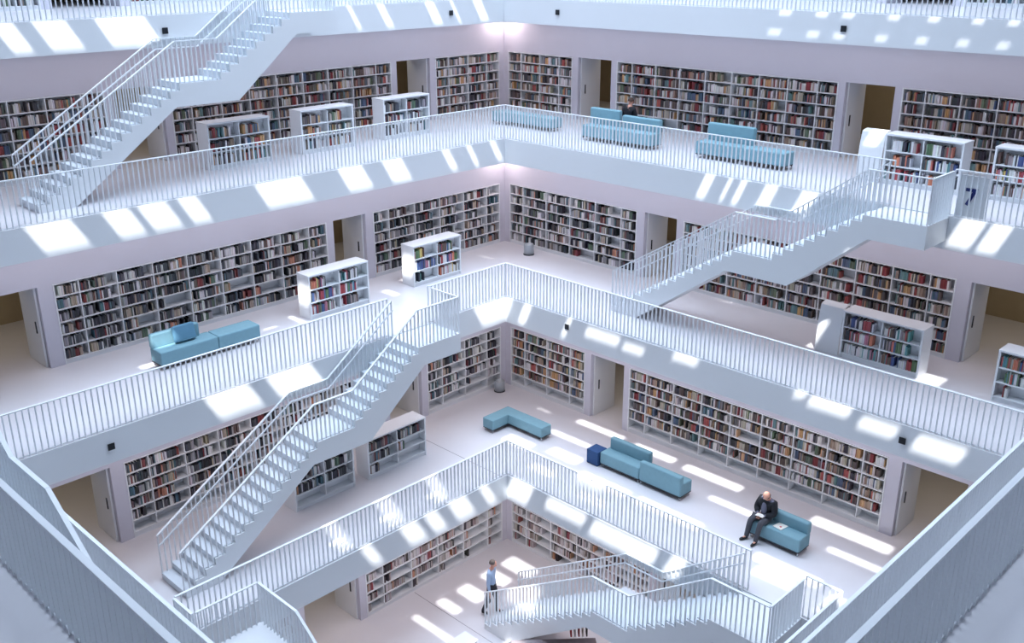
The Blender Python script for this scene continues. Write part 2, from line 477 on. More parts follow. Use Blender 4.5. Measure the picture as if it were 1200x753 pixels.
POSN = {(3, 0): 'corner', (3, 1): 'long middle', (3, 2): 'far end', (2, 0): 'corner', (2, 1): 'long middle', (2, 2): 'far end', (1, 0): 'corner', (1, 1): 'long middle', (1, 2): 'far end', (0, 0): 'corner', (0, 1): 'far end', (4, 0): 'corner', (4, 1): 'long middle', (4, 2): 'far end'}
PALK = {4: 'cool', 3: 'warm', 2: 'cool', 1: 'cool', 0: 'sparse'}
def dens_for(k, side):
    def f(i, j):
        if k >= 3: return 1.0 if rnd.random() < 0.9 else 0.75
        if k == 2:
            if side == 'R': return 0.97 if rnd.random() < 0.85 else 0.7
            return rnd.choice((0.98, 0.95, 0.85, 0.75, 0.95)) if rnd.random() < 0.96 else 0.3
        if k == 1:
            if i == 0: return 0
            return rnd.choice((1.0, 0.98, 0.95, 0.88)) if side == 'R' else rnd.choice((0.95, 0.85, 0.7))
        return rnd.choice((0.9, 0.7, 0.8, 0.5, 0.3)) if i > 0 else 0.1
    return f
for k in (4, 3, 2, 1, 0):
    w = WALL[k]
    for side in 'LR':
        for n_, (s0, s1) in enumerate(SEG[k]):
            L = s1-s0; pal = PALK[k]
            if k == 1 and side == 'R': pal = 'warm'
            if k == 2 and side == 'R' and n_ == 1: pal = 'warm'
            ed = wall_edges(L)
            sd = 'left' if side == 'L' else 'right'
            lab = 'white built-in bookcase, %s one of the %s wall on the %s gallery' % (POSN[(k, n_)], sd, LV[k])
            desc = '%s wall, %s gallery' % (sd, LV[k])
            if side == 'L': loc = (s1-0.002, w+0.01, k*H+0.001); rz = math.pi
            else: loc = (w+0.01, s0+0.002, k*H+0.001); rz = math.pi/2
            bookcase('built_in_bookcase', loc, rz, L-0.004, ST-0.004, ND-0.012, 6, len(ed)-1, lab, None, pal, dens_for(k, side), desc, edges=[q*(L-0.004)/L for q in ed], base=0.09 if k != 1 else 0.12)

def free_case(side, loc, L, Hh, D, label, desc, pal='mixed', dens=0.9, rows=3):
    rz = math.pi if side == 'L' else math.pi/2
    ed = [0, L/2, L]
    return bookcase('low_bookcase', loc, rz, L, Hh, D, rows, 2, label, 'low freestanding bookcases', pal, dens, desc, base=0.1, free=True, edges=ed)
B, C, D = H, 2*H, 3*H
free_case('L', (9.74, 4.44, B), 2.06, 1.15, 0.55, 'low white bookcase right of the diagonal staircase, in front of its doorway', 'the low case beside the staircase', 'cool', lambda i, j: (0.55 if j == 0 else 0) if i == 0 else (0.85 if i == 2 else (0.9 if j == 0 else 0.45)), rows=3)
free_case('L', (12.07, 4.42, B), 1.88, 1.15, 0.55, 'low white bookcase half hidden behind the diagonal staircase, bottom shelf empty', 'the low case behind the staircase', 'cool', lambda i, j: 0 if i == 0 else 0.95)
free_case('L', (9.65, 2.10, C), 2.03, 1.22, 0.55, 'low white sunlit bookcase near the open doorway, right of the teal sofa', 'the low case near the doorway', 'mixed', lambda i, j: rnd.choice((0.5, 0.8, 0.9)))
free_case('L', (5.85, 1.98, C), 1.92, 1.22, 0.55, 'low white bookcase with blue books, nearest the inner corner above the staircase', 'the low case nearest the corner', 'mixed', lambda i, j: rnd.choice((0.6, 0.8, 0.9)))
free_case('L', (10.95, -0.10, D), 1.90, 1.2, 0.55, 'low white bookcase on the upper gallery, leftmost of the row of three', 'the leftmost upper low case', 'warm', 0.85)
free_case('L', (7.98, -0.18, D), 1.85, 1.2, 0.55, 'low white bookcase on the upper gallery, middle of the row of three', 'the middle upper low case', 'warm', lambda i, j: 0.5 if (i == 2 and j) else 0.85)
free_case('L', (4.92, -0.28, D), 1.85, 1.2, 0.55, 'low white bookcase on the upper gallery, rightmost of three, beside a doorway', 'the rightmost upper low case', 'cool', 0.85)
free_case('R', (2.02, 13.70, C), 2.0, 1.18, 0.55, 'low white bookcase with a curved end screen, right side of the middle gallery', 'the low case with the curved screen', 'mixed', 0.9)
free_case('R', (2.02, 17.38, C), 2.0, 1.18, 0.55, 'low white bookcase cut off by the right edge of the picture, middle gallery', 'the low case at the right edge', 'mixed', 0.9)
free_case('R', (0.10, 13.34, D), 1.92, 1.2, 0.55, 'low white bookcase on the upper right gallery behind the stair landing', 'the upper right low case', 'mixed', 0.92)
free_case('R', (0.00, 15.92, D), 1.92, 1.2, 0.55, 'low white bookcase at the right edge of the upper gallery', 'the upper low case at the edge', 'mixed', 0.92)

# curved end screens beside two of the right-hand cases
def screen(loc, label, tilt=0.2):
    r = root('curved_screen', loc, math.pi/2, label, 'screen', 'curved white screens')
    b = MB(); n = 10; pts = []
    for i in range(n+1):
        a = i/n; pts.append((0.10*a**3, 1.20*a))
    rr = 0.26
    for i in range(1, 9):
        a = i/8*math.pi/2; pts.append((0.10+rr*(1-math.cos(a)), 1.20+rr*0.25*math.sin(a)))
    prof = pts + [(x+0.03*(1 if i < n+1 else 0.3), z-0.03*(0 if i < n+1 else 1)) for i, (x, z) in reversed(list(enumerate(pts)))]
    k = len(prof)
    b.v = [(0.0, x, z) for x, z in prof] + [(0.62, x, z) for x, z in prof]
    b.f = [(i, (i+1) % k, k+(i+1) % k, k+i) for i in range(k)]
    m_ = len(pts)
    for i in range(m_-1):
        j = k-1-i; b.f.append((i, i+1, j-1, j)); b.f.append((k+i, k+j, k+j-1, k+i+1))
    b.build('panel', M['shelf'], r, smooth=False)
    MB().box(0.02, 0.60, 0.03, 0.42, 0, 0.03).build('foot', M['shelf'], r, bevel=0.005)
    return r
screen((2.02, 13.05, C), 'curved white screen panel left of the low bookcase on the middle right gallery')
screen((0.10, 12.68, D), 'curved white screen panel left of the low bookcase on the upper right gallery')

# ------------------------------------------------------------------ railings
BAR_SP = 0.125; BW = 0.015; BD = 0.055
bar_mesh = MB().box(-BW/2, BW/2, -BD/2, BD/2, 0, 1).mesh('baluster', M['metal'])
def put_bars(parent, mw, spots, limit=100):
    """spots: (x, y, z0, z1, ang). The ones that show largest become parts, the rest one stuff part."""
    sc = []
    for i, (x, y, z0, z1, a) in enumerate(spots):
        p = to_px(mw @ Vector((x, y, (z0+z1)/2)))
        s = 0 if (p is None or not (-30 < p[0] < 1230 and -40 < p[1] < 800)) else FPX/p[2]
        sc.append((-s, i))
    sc.sort(); top = {i for s, i in sc[:limit]} if len(spots) > limit else set(range(len(spots)))
    rest = MB()
    for i, (x, y, z0, z1, a) in enumerate(spots):
        if i in top:
            o = bpy.data.objects.new('baluster', bar_mesh); COL.objects.link(o); o.parent = parent
            o.location = (x, y, z0); o.scale = (1, 1, z1-z0); o.rotation_euler = (0, 0, a)
        else:
            c, s = math.cos(a), math.sin(a); q = []
            for zz in (z0, z1):
                for dx, dy in ((-BW/2, -BD/2), (BW/2, -BD/2), (BW/2, BD/2), (-BW/2, BD/2)):
                    q.append((x+c*dx-s*dy, y+s*dx+c*dy, zz))
            rest.quadbox(q)
    if rest.v:
        o = rest.build('balusters', M['metal'], parent); o['kind'] = 'stuff'

def railing(loc, rz, L, gaps, label, endbars=True):
    r = root('railing', loc, rz, label, 'railing', None)
    mw = wm(r)
    hb = MB(); fb = MB()
    cuts = [0.0] + [v for g in gaps for v in g] + [L]
    spots = []
    for i in range(0, len(cuts), 2):
        a, b_ = cuts[i], cuts[i+1]
        if b_-a < 0.05: continue
        hb.box(a, b_, -0.03, 0.03, RAIL-0.02, RAIL)
        fb.box(a, b_, -0.012, 0.012, 0.012, 0.03)
        n = max(1, int((b_-a)/BAR_SP))
        for j in range(n+1):
            spots.append((a + (b_-a)*j/n if n else a, 0, 0.0, RAIL-0.02, 0))
    hb.build('handrail', M['metal'], r); fb.build('foot_rail', M['metal'], r)
    put_bars(r, mw, spots)
    return r
INS = 0.07
GAPL = {3: [], 2: [], 1: [], 4: []}
# far-left rails run from the corner towards +x; far-right towards +y
def rails(k, gl, gr, gnl, gnr, names):
    e = EDGE[k]-INS; n = NEAR[k]+INS; z = k*H+0.011
    railing((e+0.04, e, z), 0, n-e-0.08, gl, names[0])
    railing((e, e, z), math.pi/2, n-e, gr, names[1])
    if names[2]: railing((n, e+0.04, z), math.pi/2, n-e-0.04, gnl, names[2])
    if names[3]: railing((e+0.04, n, z), 0, n-e-0.08, gnr, names[3])
def rel(k, a, b): e = EDGE[k]-INS; return (a-e, b-e)
rails(4, [rel(4, 7.54, 8.95)], [], [], [], ['white railing along the top left gallery edge, at the upper border of the picture', 'white railing along the top right gallery edge, at the upper border of the picture', None, None])
rails(3, [], [rel(3, 14.55, 15.90)], [rel(3, 7.95, 9.35)], [], ['white railing of the second highest gallery running left from the corner', 'white railing of the second highest gallery running right from the corner', 'white railing sloping across the bottom left foreground', 'white railing sloping across the bottom right foreground, nearest the camera'])
rails(2, [rel(2, 7.47, 8.88)], [], [], [], ['white railing of the middle gallery running left from the corner past the stair top', 'white railing of the middle gallery running right from the corner', 'thin white rail behind the nearest one in the bottom left foreground', 'thin white rail behind the nearest one in the bottom right foreground'])
rails(1, [], [rel(1, 14.50, 15.86)], [rel(1, 7.62, 9.0)], [], ['white railing of the second lowest gallery running left from the corner', 'white railing of the second lowest gallery running right below the teal sofas', 'short white railing at the lower left turn of the second lowest gallery', 'white railing at the lower right of the second lowest gallery'])

# ------------------------------------------------------------------ staircases
TR = 0.266; RS = H/24
def staircase(loc, rz, W, label, width_inner=0.06, inner_rail=True, stop_outer=0):
    """local x = climbing direction, local -y = out over the void"""
    r = root('staircase', loc, rz, label, 'staircase', None); mw = wm(r)
    s1 = 14*TR; s2 = 4.85; s3 = s2+8*TR; s4 = 8.43
    top = [(0.0, 0.0)]
    z = 0; x = 0
    for i in range(14):
        z += RS; top += [(x, z), (x+TR, z)]; x += TR
    z += RS; top += [(x, z), (s2, z)]; x = s2
    for i in range(8):
        z += RS; top += [(x, z), (x+TR, z)]; x += TR
    z = H-0.012; top += [(x, z), (s4, z)]
    bot = [(s4, H-0.54), (7.15, H-0.54), (5.30, 1.96), (3.58, 1.96), (0.85, 0.0)]
    poly = top + bot
    # triangulate-friendly: build as a strip of boxes under each step plus smooth side
    b = MB(); y0, y1 = -W, -0.012
    def zb(xx):
        bb = list(reversed(bot)); 
        if xx <= bb[0][0]: return 0.0
        for (xa, za), (xb, zb_) in zip(bb, bb[1:]):
            if xx <= xb: return za + (zb_-za)*(xx-xa)/(xb-xa)
        return bb[-1][1]
    b.prism(poly, y0, y1); b.build('flight', M['fascia'], r)
    # tread plates (each a step) with a slight nosing
    z = 0; x = 0
    def step(x0, x1, zz, nm='step'):
        s = MB().box(x0-0.02, x1, y0+0.05, y1-0.05, zz+0.001, zz+0.022)
        s.box(x0-0.012, x0-0.001, y0+0.06, y1-0.06, zz-RS+0.03, zz)
        s.build(nm, M['tread'], r)
    for i in range(14):
        z += RS; step(x, x+TR-0.01, z); x += TR
    z += RS; step(x, s2-0.01, z, 'landing'); x = s2
    for i in range(8):
        z += RS; step(x, x+TR-0.01, z); x += TR
    # railings
    pts = [(0.0, RS+1.0), (s1, 15*RS+0.98), (s2, 15*RS+0.98), (s3, H+1.0), (s4-0.03, H+1.0)]
    def rz_(xx):
        for (xa, za), (xb, zb_) in zip(pts, pts[1:]):
            if xx <= xb+1e-6: return za + (zb_-za)*(xx-xa)/(xb-xa)
        return pts[-1][1]
    def tz(xx):
        if xx < s1: return RS*(int(xx/TR+1e-6)+1)
        if xx < s2: return 15*RS
        if xx < s3: return 15*RS + RS*(int((xx-s2)/TR+1e-6)+1)
        return H-0.012
    for nm, yy, end in (('outer_railing', y0+0.035, s4-0.03), ('inner_railing', y1-0.05, s3)):
        h = MB(); pp = [p for p in pts if p[0] < end-1e-6] + [(end, rz_(end))]
        for (xa, za), (xb, zb_) in zip(pp, pp[1:]): h.bar((xa, yy, za), (xb, yy, zb_), 0.06, 0.022)
        if nm == 'outer_railing':
            h.bar((end, y0+0.035, H+1.0), (end, -0.01, H+1.0), 0.05, 0.022)
        else:
            for (xa, za), (xb, zb_) in zip(pp, pp[1:]): h.bar((xa, yy-0.05, za-0.24), (xb, yy-0.05, zb_-0.24), 0.03, 0.03)
            h.bar((0.0, yy-0.05, pts[0][1]-0.24), (0.0, yy, pts[0][1]-0.24), 0.03, 0.03)
        o = h.build('railing', M['metal'], r)
        spots = []; n = int(end/BAR_SP)
        for j in range(n+1):
            xx = end*j/n; spots.append((xx, yy, tz(xx)+0.0, rz_(xx)-0.008, 0))
        if nm == 'outer_railing':
            n = int((W-0.1)/BAR_SP)
            for j in range(1, n+1): spots.append((end, yy + (W-0.1)*j/n, H-0.012, H+0.99, math.pi/2))
        put_bars(o, mw, spots)
    return r
P2 = math.pi
staircase((15.87, EDGE[2]+0.0, B), P2, 1.12, 'large white staircase crossing the lower left, climbing to the middle gallery')
staircase((15.97, EDGE[4], D), P2, 1.12, 'white staircase at the upper left climbing to the topmost gallery')
staircase((EDGE[3], 7.50, C), P2/2, 1.12, 'white staircase at the right climbing from the middle gallery to the upper one')
staircase((EDGE[1], 7.45, 0), P2/2, 1.42, 'white staircase rising from the lowest floor at the bottom right')
staircase((NEAR[1], 16.02, 0), -P2/2, 1.5, 'white staircase with a platform at the bottom left, cut off by the picture border')
staircase((NEAR[3], 16.35, C), -P2/2, 1.15, 'white staircase at the left border beside the foreground railing')

# ------------------------------------------------------------------ seats
def legs(r, spots, h=0.12):
    for x, y in spots:
        MB().lathe([(0.014, 0), (0.018, 0.01), (0.018, h)], 10, x, y).build('leg', M['chrome'], r, smooth=True)
def block(r, name, x0, x1, y0, y1, z0, z1, m, bev=0.035):
    return MB().box(x0, x1, y0, y1, z0, z1).build(name, m, r, bevel=bev, seg=3)
def frame(r, x0, x1, y0, y1):
    MB().box(x0+0.01, x1-0.01, y0+0.01, y1-0.01, 0.10, 0.125).build('frame', M['dark'], r)
# local: x to the image right along the wall, -y towards the void (front)
def sofa(side, x, y, z, mods, depth, label, backs=(), grp='teal sofas', seat_h=0.47, turned=()):
    rz = math.pi if side == 'L' else math.pi/2
    r = root('sofa', (x, y, z), rz, label, 'sofa', grp)
    p = 0
    for i, L in enumerate(mods):
        block(r, 'seat', p+0.004, p+L-0.004, 0, depth, 0.12, seat_h, M['teal'])
        frame(r, p+0.004, p+L-0.004, 0, depth)
        legs(r, [(p+0.05, 0.05), (p+L-0.05, 0.05), (p+0.05, depth-0.05), (p+L-0.05, depth-0.05)], 0.11)
        if i in turned:   # this module stands with its back to the void
            block(r, 'backrest', p+0.01, p+L-0.01, -0.02, 0.15, 0.13, 0.70, M['teal'], 0.045)
        p += L
    for a, b_, h, th in backs:
        block(r, 'backrest', a, b_, depth-th, depth+0.02, seat_h-0.02, h, M['teal'], 0.045)
    return r
# right-angled bench in the corner of the second lowest gallery
def corner_bench(loc, rz, La, Lb, W, label, hh=0.43):
    r = root('corner_bench', loc, rz, label, 'bench', 'teal corner benches')
    b = MB(); poly = [(0, 0), (La, 0), (La, W), (W, W), (W, Lb), (0, Lb)]
    n = len(poly)
    b.v = [(x, y, 0.12) for x, y in poly] + [(x, y, hh) for x, y in poly]
    b.f = [(0, 1, 2, 3), (0, 3, 4, 5), (n, n+1, n+2, n+3), (n, n+3, n+4, n+5)] + [(i, (i+1) % n, n+(i+1) % n, n+i) for i in range(n)]
    b.build('seat', M['teal'], r, bevel=0.03, seg=3)
    f = MB().box(0.01, La-0.01, 0.01, W-0.01, 0.10, 0.118); f.box(0.01, W-0.01, W, Lb-0.01, 0.10, 0.118); f.build('frame', M['dark'], r)
    legs(r, [(0.05, 0.05), (La-0.05, 0.05), (La-0.05, W-0.05), (W-0.05, Lb-0.05), (0.05, Lb-0.05)], 0.11)
    return r
corner_bench((4.40, 4.47, B), 0, 1.08, 1.80, 0.43, 'teal L-shaped bench on the second lowest gallery near the corner')
corner_bench((-0.15, -0.13, D), 0, 0.62, 2.6, 0.5, 'teal L-shaped bench at the inner corner of the upper gallery')
sofa('R', 4.80, 8.45, B, [1.36, 1.36], 0.52, 'long teal sofa beside the navy cube on the second lowest gallery', [(0.05, 1.42, 0.80, 0.15)], turned=(1,))
s3_ = sofa('R', 4.96, 13.30, B, [1.38], 0.52, 'short teal sofa on which the man in the black jacket sits', [(0.42, 1.38, 0.76, 0.15)])
sofa('L', 14.20, 2.46, C, [1.55, 1.2], 0.55, 'long teal sofa on the left side of the middle gallery, sunlit back', [(0.0, 1.28, 0.82, 0.14)], 'teal sofas')
sofa('R', 0.66, 3.98, D, [1.30, 1.35], 0.55, 'teal sofa with two backs on the upper gallery, a person behind it', [(0.0, 1.15, 0.95, 0.15), (1.25, 2.65, 0.84, 0.15)])
sofa('R', 0.55, 8.10, D, [1.45, 1.35], 0.55, 'teal sofa on the upper gallery right of the one with a person', [(0.1, 1.6, 0.95, 0.15)])
# loose cushion on the left sofa
cu = root('cushion', (13.38, 2.20, C+0.480), math.pi, 'deep teal cushion leaning on the sunlit sofa back at left', 'cushion')
cb = block(cu, 'cover', -0.29, 0.29, -0.06, 0.06, 0.0, 0.42, M['teal_dark'], 0.05); cb.rotation_euler = (R(-14), 0, 0); cb.location = (0, 0.02, 0.016)
MB().box(-0.24, 0.24, -0.066, -0.058, 0.05, 0.06).build('seam', M['teal'], cu).rotation_euler = (R(-14), 0, 0)
# navy cube stool
nc = root('cube_stool', (4.86, 8.02, B), math.pi/2, 'navy blue cube stool left of the long teal sofa', 'stool')
block(nc, 'body', 0, 0.40, 0, 0.42, 0.02, 0.44, M['navy'], 0.02)
MB().box(0.02, 0.38, 0.02, 0.40, 0, 0.02).build('base', M['dark'], nc)
# waste bins
def bin_(x, y, z, label):
    r = root('waste_bin', (x, y, z), 0, label, 'bin', 'round waste bins')
    MB().lathe([(0.17, 0.03), (0.165, 0.34), (0.155, 0.36), (0.14, 0.36), (0.14, 0.06)], 24).build('body', M['grey'], r, smooth=True)
    MB().lathe([(0.18, 0), (0.18, 0.03), (0.175, 0.035)], 24).build('base_ring', M['dark'], r)
bin_(3.13, 2.83, B, 'round grey waste bin on the second lowest gallery by the inner corner')
bin_(0.95, 2.06, C, 'round grey waste bin on the middle gallery by the inner corner')

# small black square fittings on the slab fascias, taken as sensor plates
def plate(side, a, k, z, label):
    rz = math.pi if side == 'L' else math.pi/2
    loc = (a, EDGE[k]+0.001, z) if side == 'L' else (EDGE[k]+0.001, a, z)
    r = root('fascia_sensor', loc, rz, label, 'sensor', 'black square fittings on the gallery edges')
    MB().box(-0.075, 0.075, -0.02, 0, -0.075, 0.075).build('housing', M['black'], r, bevel=0.006)
    MB().lathe([(0.018, 0), (0.02, 0.006), (0.006, 0.008)], 12).build('dot', M['grey'], r).rotation_euler = (math.pi/2, 0, 0)
    r.children[1].location = (0, -0.02, 0)
for side, a, k, z, t in (('L', 11.89, 4, 15.69, 'top left edge beside the upper staircase'), ('L', 2.41, 4, 15.69, 'top edge just left of the corner'), ('R', 2.45, 4, 15.70, 'top edge just right of the corner'), ('R', 11.93, 4, 15.68, 'top right edge'),
                      ('R', 7.01, 2, 7.76, 'middle edge right of the corner'), ('L', 16.55, 2, 7.67, 'middle edge at far left'), ('R', 16.57, 2, 7.68, 'middle edge at far right')):
    plate(side, a, k, z, 'small black square fitting on the white ' + t)

# storey number behind the railing
nr = root('number_sign', (EDGE[3]-0.13, 15.98, D+0.012), math.pi/2, 'white panel with a dark blue numeral seven behind the upper right railing', 'sign')
MB().box(0, 0.62, 0.0, 0.03, 0, 0.92).build('panel', M['shelf'], nr, bevel=0.004)
fc = bpy.data.curves.new('numeral', 'FONT'); fc.body = '7'; fc.size = 0.52; fc.extrude = 0.004; fc.offset = 0.012; fc.materials.append(M['blue'])
ftmp = bpy.data.objects.new('numeral_curve', fc); fme = bpy.data.meshes.new_from_object(ftmp); bpy.data.objects.remove(ftmp)
fo = bpy.data.objects.new('numeral', fme); COL.objects.link(fo); fo.parent = nr; fo.location = (0.16, -0.008, 0.28); fo.rotation_euler = (math.pi/2, 0, 0)

# low white cabinet and dark counter at the bottom; what the dark shape is stays unclear
wc = root('low_table', (9.45, 7.85, 0), 0, 'low white table at the bottom border left of the staircase', 'table')
MB().box(0, 0.8, 0, 0.5, 0.70, 0.74).build('table_top', M['shelf'], wc, bevel=0.006)
for x, y in ((0.05, 0.05), (0.75, 0.05), (0.05, 0.45), (0.75, 0.45)): MB().box(x-0.02, x+0.02, y-0.02, y+0.02, 0, 0.70).build('leg', M['shelf'], wc)

ct = root('dark_topped_cuboid', (8.9, 9.0, 0), R(137), 'dark grey topped counter at the bottom border under the staircase', 'cuboid')
MB().box(0, 2.2, -0.9, 0, 0.72, 0.76).build('cuboid_top', M['darktop'], ct, bevel=0.006)
MB().box(0.06, 2.14, -0.84, -0.06, 0, 0.72).build('body', M['shelf'], ct)

ang = R(137)
for i, (cn, rgb) in enumerate((('red', (196, 50, 50)), ('white', (230, 226, 224)), ('dark red', (150, 36, 44)), ('cream', (226, 214, 200)), ('black', (40, 36, 40)))):
    v, f = book_geo(-0.05, -0.1, 0, 0.035, 0.2, 0.25)
    me = bpy.data.meshes.new('book'); me.from_pydata(v, [], f); me.materials.append(M['book'])
    at = me.color_attributes.new('cover', 'FLOAT_COLOR', 'CORNER'); at.data.foreach_set('color', list(lin(rgb))*len(at.data))
    o = bpy.data.objects.new('book', me); COL.objects.link(o); o.location = (7.62-0.075*i, 9.98+0.07*i, 0.762); o.rotation_euler = (0, 0, ang)
    tag(o, '%s book standing on the far edge of the dark counter by the picture border' % cn, 'book', None)

# ------------------------------------------------------------------ people
def skin_mesh(name, pts, edges, m, parent, rootv=0, sub=1):
    me = bpy.data.meshes.new(name); me.from_pydata([p[:3] for p in pts], edges, []); me.materials.append(m)
    o = bpy.data.objects.new(name, me); COL.objects.link(o); o.parent = parent
    o.modifiers.new('Skin', 'SKIN')
    for i, p in enumerate(pts):
        sv = me.skin_vertices[0].data[i]; rr = p[3]
        sv.radius = (rr, rr) if not isinstance(rr, tuple) else rr; sv.use_root = (i == rootv)
    o.modifiers['Skin'].use_smooth_shade = True
    s = o.modifiers.new('Sub', 'SUBSURF'); s.levels = s.render_levels = sub
    return o
def ellip(name, c, rad, m, parent, rot=(0, 0, 0), seg=16, zcut=None):
    bm = bmesh.new(); bmesh.ops.create_uvsphere(bm, u_segments=seg, v_segments=seg, radius=1)
    if zcut is not None:
        geom = bm.verts[:]+bm.edges[:]+bm.faces[:]
        bmesh.ops.bisect_plane(bm, geom=geom, plane_co=(0, 0, zcut), plane_no=(0, 0.25, 1), clear_inner=True)
    me = bpy.data.meshes.new(name); bm.to_mesh(me); bm.free(); me.materials.append(m)
    for p in me.polygons: p.use_smooth = True
    o = bpy.data.objects.new(name, me); COL.objects.link(o); o.parent = parent; o.location = c; o.scale = rad; o.rotation_euler = rot
    return o
def head(parent, c, yaw, pitch, hair, bald=False):
    """continuous head with nose, brow, ears; the figure faces local -y before yaw"""
    bm = bmesh.new(); bmesh.ops.create_uvsphere(bm, u_segments=24, v_segments=18, radius=1)
    for v in bm.verts:
        x, y, z = v.co
        if z < 0: x *= 1-0.28*(-z); y = y*(1-0.12*(-z)) - 0.06*(-z)
        n = math.exp(-((x/0.16)**2 + ((z+0.12)/0.22)**2)) if y < 0 else 0
        y -= 0.20*n
        e = math.exp(-(((abs(x)-0.36)/0.16)**2 + ((z-0.08)/0.13)**2)) if y < 0 else 0
        y += 0.10*e
        mth = math.exp(-((x/0.3)**2 + ((z+0.5)/0.08)**2)) if y < 0 else 0
        y += 0.05*mth
        er = math.exp(-(((y-0.05)/0.16)**2 + ((z-0.0)/0.2)**2)) * (1 if abs(x) > 0.7 else 0)
        x += 0.18*er*(1 if x > 0 else -1)
        v.co = (x*0.078, y*0.098, z*0.118)
    return bm
def person(loc, rz, J, label, mats, hair, hold=None):
    """J: joints in local coordinates, figure faces -y; one continuous skinned body, clothes as children"""
    r = root('person', loc, rz, label, 'person')
    g = lambda n: Vector(J[n])
    P_ = []; E_ = []
    def add(p, rad): P_.append((*p, rad)); return len(P_)-1
    pel = add(g('pelvis'), (0.13, 0.10)); sp = add(g('pelvis').lerp(g('chest'), 0.5), (0.12, 0.09)); ch = add(g('chest'), (0.14, 0.10))
    nk = add(g('neck'), 0.055); hd0 = add(g('neck').lerp(g('head'), 0.5), 0.055); hd = add(g('head'), 0.07)
    E_ += [(pel, sp), (sp, ch), (ch, nk), (nk, hd0), (hd0, hd)]
    for s in 'lr':
        sh = add(g('sh'+s), 0.06); el = add(g('el'+s), 0.042); wr = add(g('wr'+s), 0.028)
        d = (g('wr'+s)-g('el'+s)).normalized(); hp = g('hand'+s) if 'hand'+s in J else g('wr'+s)+d*0.08
        pm = add(hp, 0.03); E_ += [(ch, sh), (sh, el), (el, wr), (wr, pm)]
        hdv = (hp-g('wr'+s)).normalized(); sdv = hdv.cross(Vector((0, 0, 1))); sdv = sdv.normalized() if sdv.length > 0.1 else Vector((1, 0, 0))
        for q in range(4):
            o_ = sdv*(q-1.5)*0.019; L_ = (0.032, 0.038, 0.036, 0.028)[q]
            a = add(hp+o_+hdv*0.035, 0.009); b_ = add(hp+o_+hdv*(0.035+L_)+Vector((0, 0, -0.012)), 0.008); c_ = add(hp+o_*0.9+hdv*(0.04+1.6*L_)+Vector((0, 0, -0.034)), 0.007)
            E_ += [(pm, a), (a, b_), (b_, c_)]
        sg = 1 if s == 'l' else -1
        t1 = add(hp+sdv*0.034*sg, 0.010); t2 = add(hp+sdv*0.052*sg+hdv*0.03, 0.009); E_ += [(pm, t1), (t1, t2)]
        hi = add(g('hip'+s), 0.085); kn = add(g('kn'+s), 0.055); an = add(g('an'+s), 0.036); to = add(g('to'+s), 0.03)
        E_ += [(pel, hi), (hi, kn), (kn, an), (an, to)]
    body = skin_mesh('body', P_, E_, M['skin'], r)
    def cloth(nm, chain_list, m):
        pts = []; ed = []; idx = {}
        for chn in chain_list:
            prev = None
            for key, pos, rad in chn:
                if key not in idx: pts.append((*pos, rad)); idx[key] = len(pts)-1
                if prev is not None and prev != idx[key]: ed.append((prev, idx[key]))
                prev = idx[key]
        return skin_mesh(nm, pts, ed, m, r)
    waist = g('pelvis').lerp(g('chest'), 0.35)
    cloth('trousers', [[('w', g('pelvis').lerp(g('chest'), 0.34), (0.14, 0.11)), ('p', g('pelvis'), (0.155, 0.12))]] +
          [[('p', g('pelvis'), 0.12), ('h'+s, g('hip'+s), 0.115), ('m'+s, g('hip'+s).lerp(g('kn'+s), 0.55), 0.10), ('k'+s, g('kn'+s), 0.08), ('c'+s, g('kn'+s).lerp(g('an'+s), 0.5), 0.072), ('a'+s, g('an'+s)+Vector((0, 0, 0.0)), 0.062), ('b'+s, g('an'+s)+Vector((0, 0, -0.02)), 0.06)] for s in 'lr'], mats['trousers'])
    cloth('shirt', [[('q', g('pelvis').lerp(g('chest'), -0.05), (0.168, 0.135)), ('p', g('pelvis').lerp(g('chest'), 0.2), (0.16, 0.13)), ('s', g('pelvis').lerp(g('chest'), 0.55), (0.145, 0.115)), ('c', g('chest'), (0.155, 0.12)), ('n', g('chest').lerp(g('neck'), 0.8), 0.075)]] +
          [[('c', g('chest'), 0.14), ('sh'+s, g('sh'+s), 0.078), ('el'+s, g('el'+s), 0.057), ('wr'+s, g('wr'+s), 0.043)] for s in 'lr'], mats['shirt'])
    if 'jacket' in mats:
        # open jacket: back panel, two front panels beside the shirt and sleeves
        ch_ = g('chest'); pe_ = g('pelvis'); bk = Vector((0, 0.01, 0))
        j = [[('s', pe_.lerp(ch_, 0.05)+bk, (0.20, 0.165)), ('m', pe_.lerp(ch_, 0.5)+bk, (0.19, 0.155)), ('c', ch_+bk, (0.20, 0.155)), ('n', ch_.lerp(g('neck'), 0.6), 0.10)]]
        for s in 'lr':
            j.append([('c', ch_+bk, 0.2), ('sh'+s, g('sh'+s), 0.11), ('el'+s, g('el'+s), 0.088), ('wr'+s, g('wr'+s).lerp(g('el'+s), 0.15), 0.068)])
        fr = [(pe_.lerp(ch_, 0.15)+Vector((0, -0.135, 0))), (pe_.lerp(ch_, 0.6)+Vector((0, -0.135, 0))), (ch_.lerp(g('neck'), 0.35)+Vector((0, -0.105, 0)))]
        skin_mesh('shirt_front', [(*fr[0], (0.075, 0.05)), (*fr[1], (0.10, 0.055)), (*fr[2], (0.06, 0.05))], [(0, 1), (1, 2)], mats['shirt'], r)
        cloth('jacket', j, mats['jacket'])
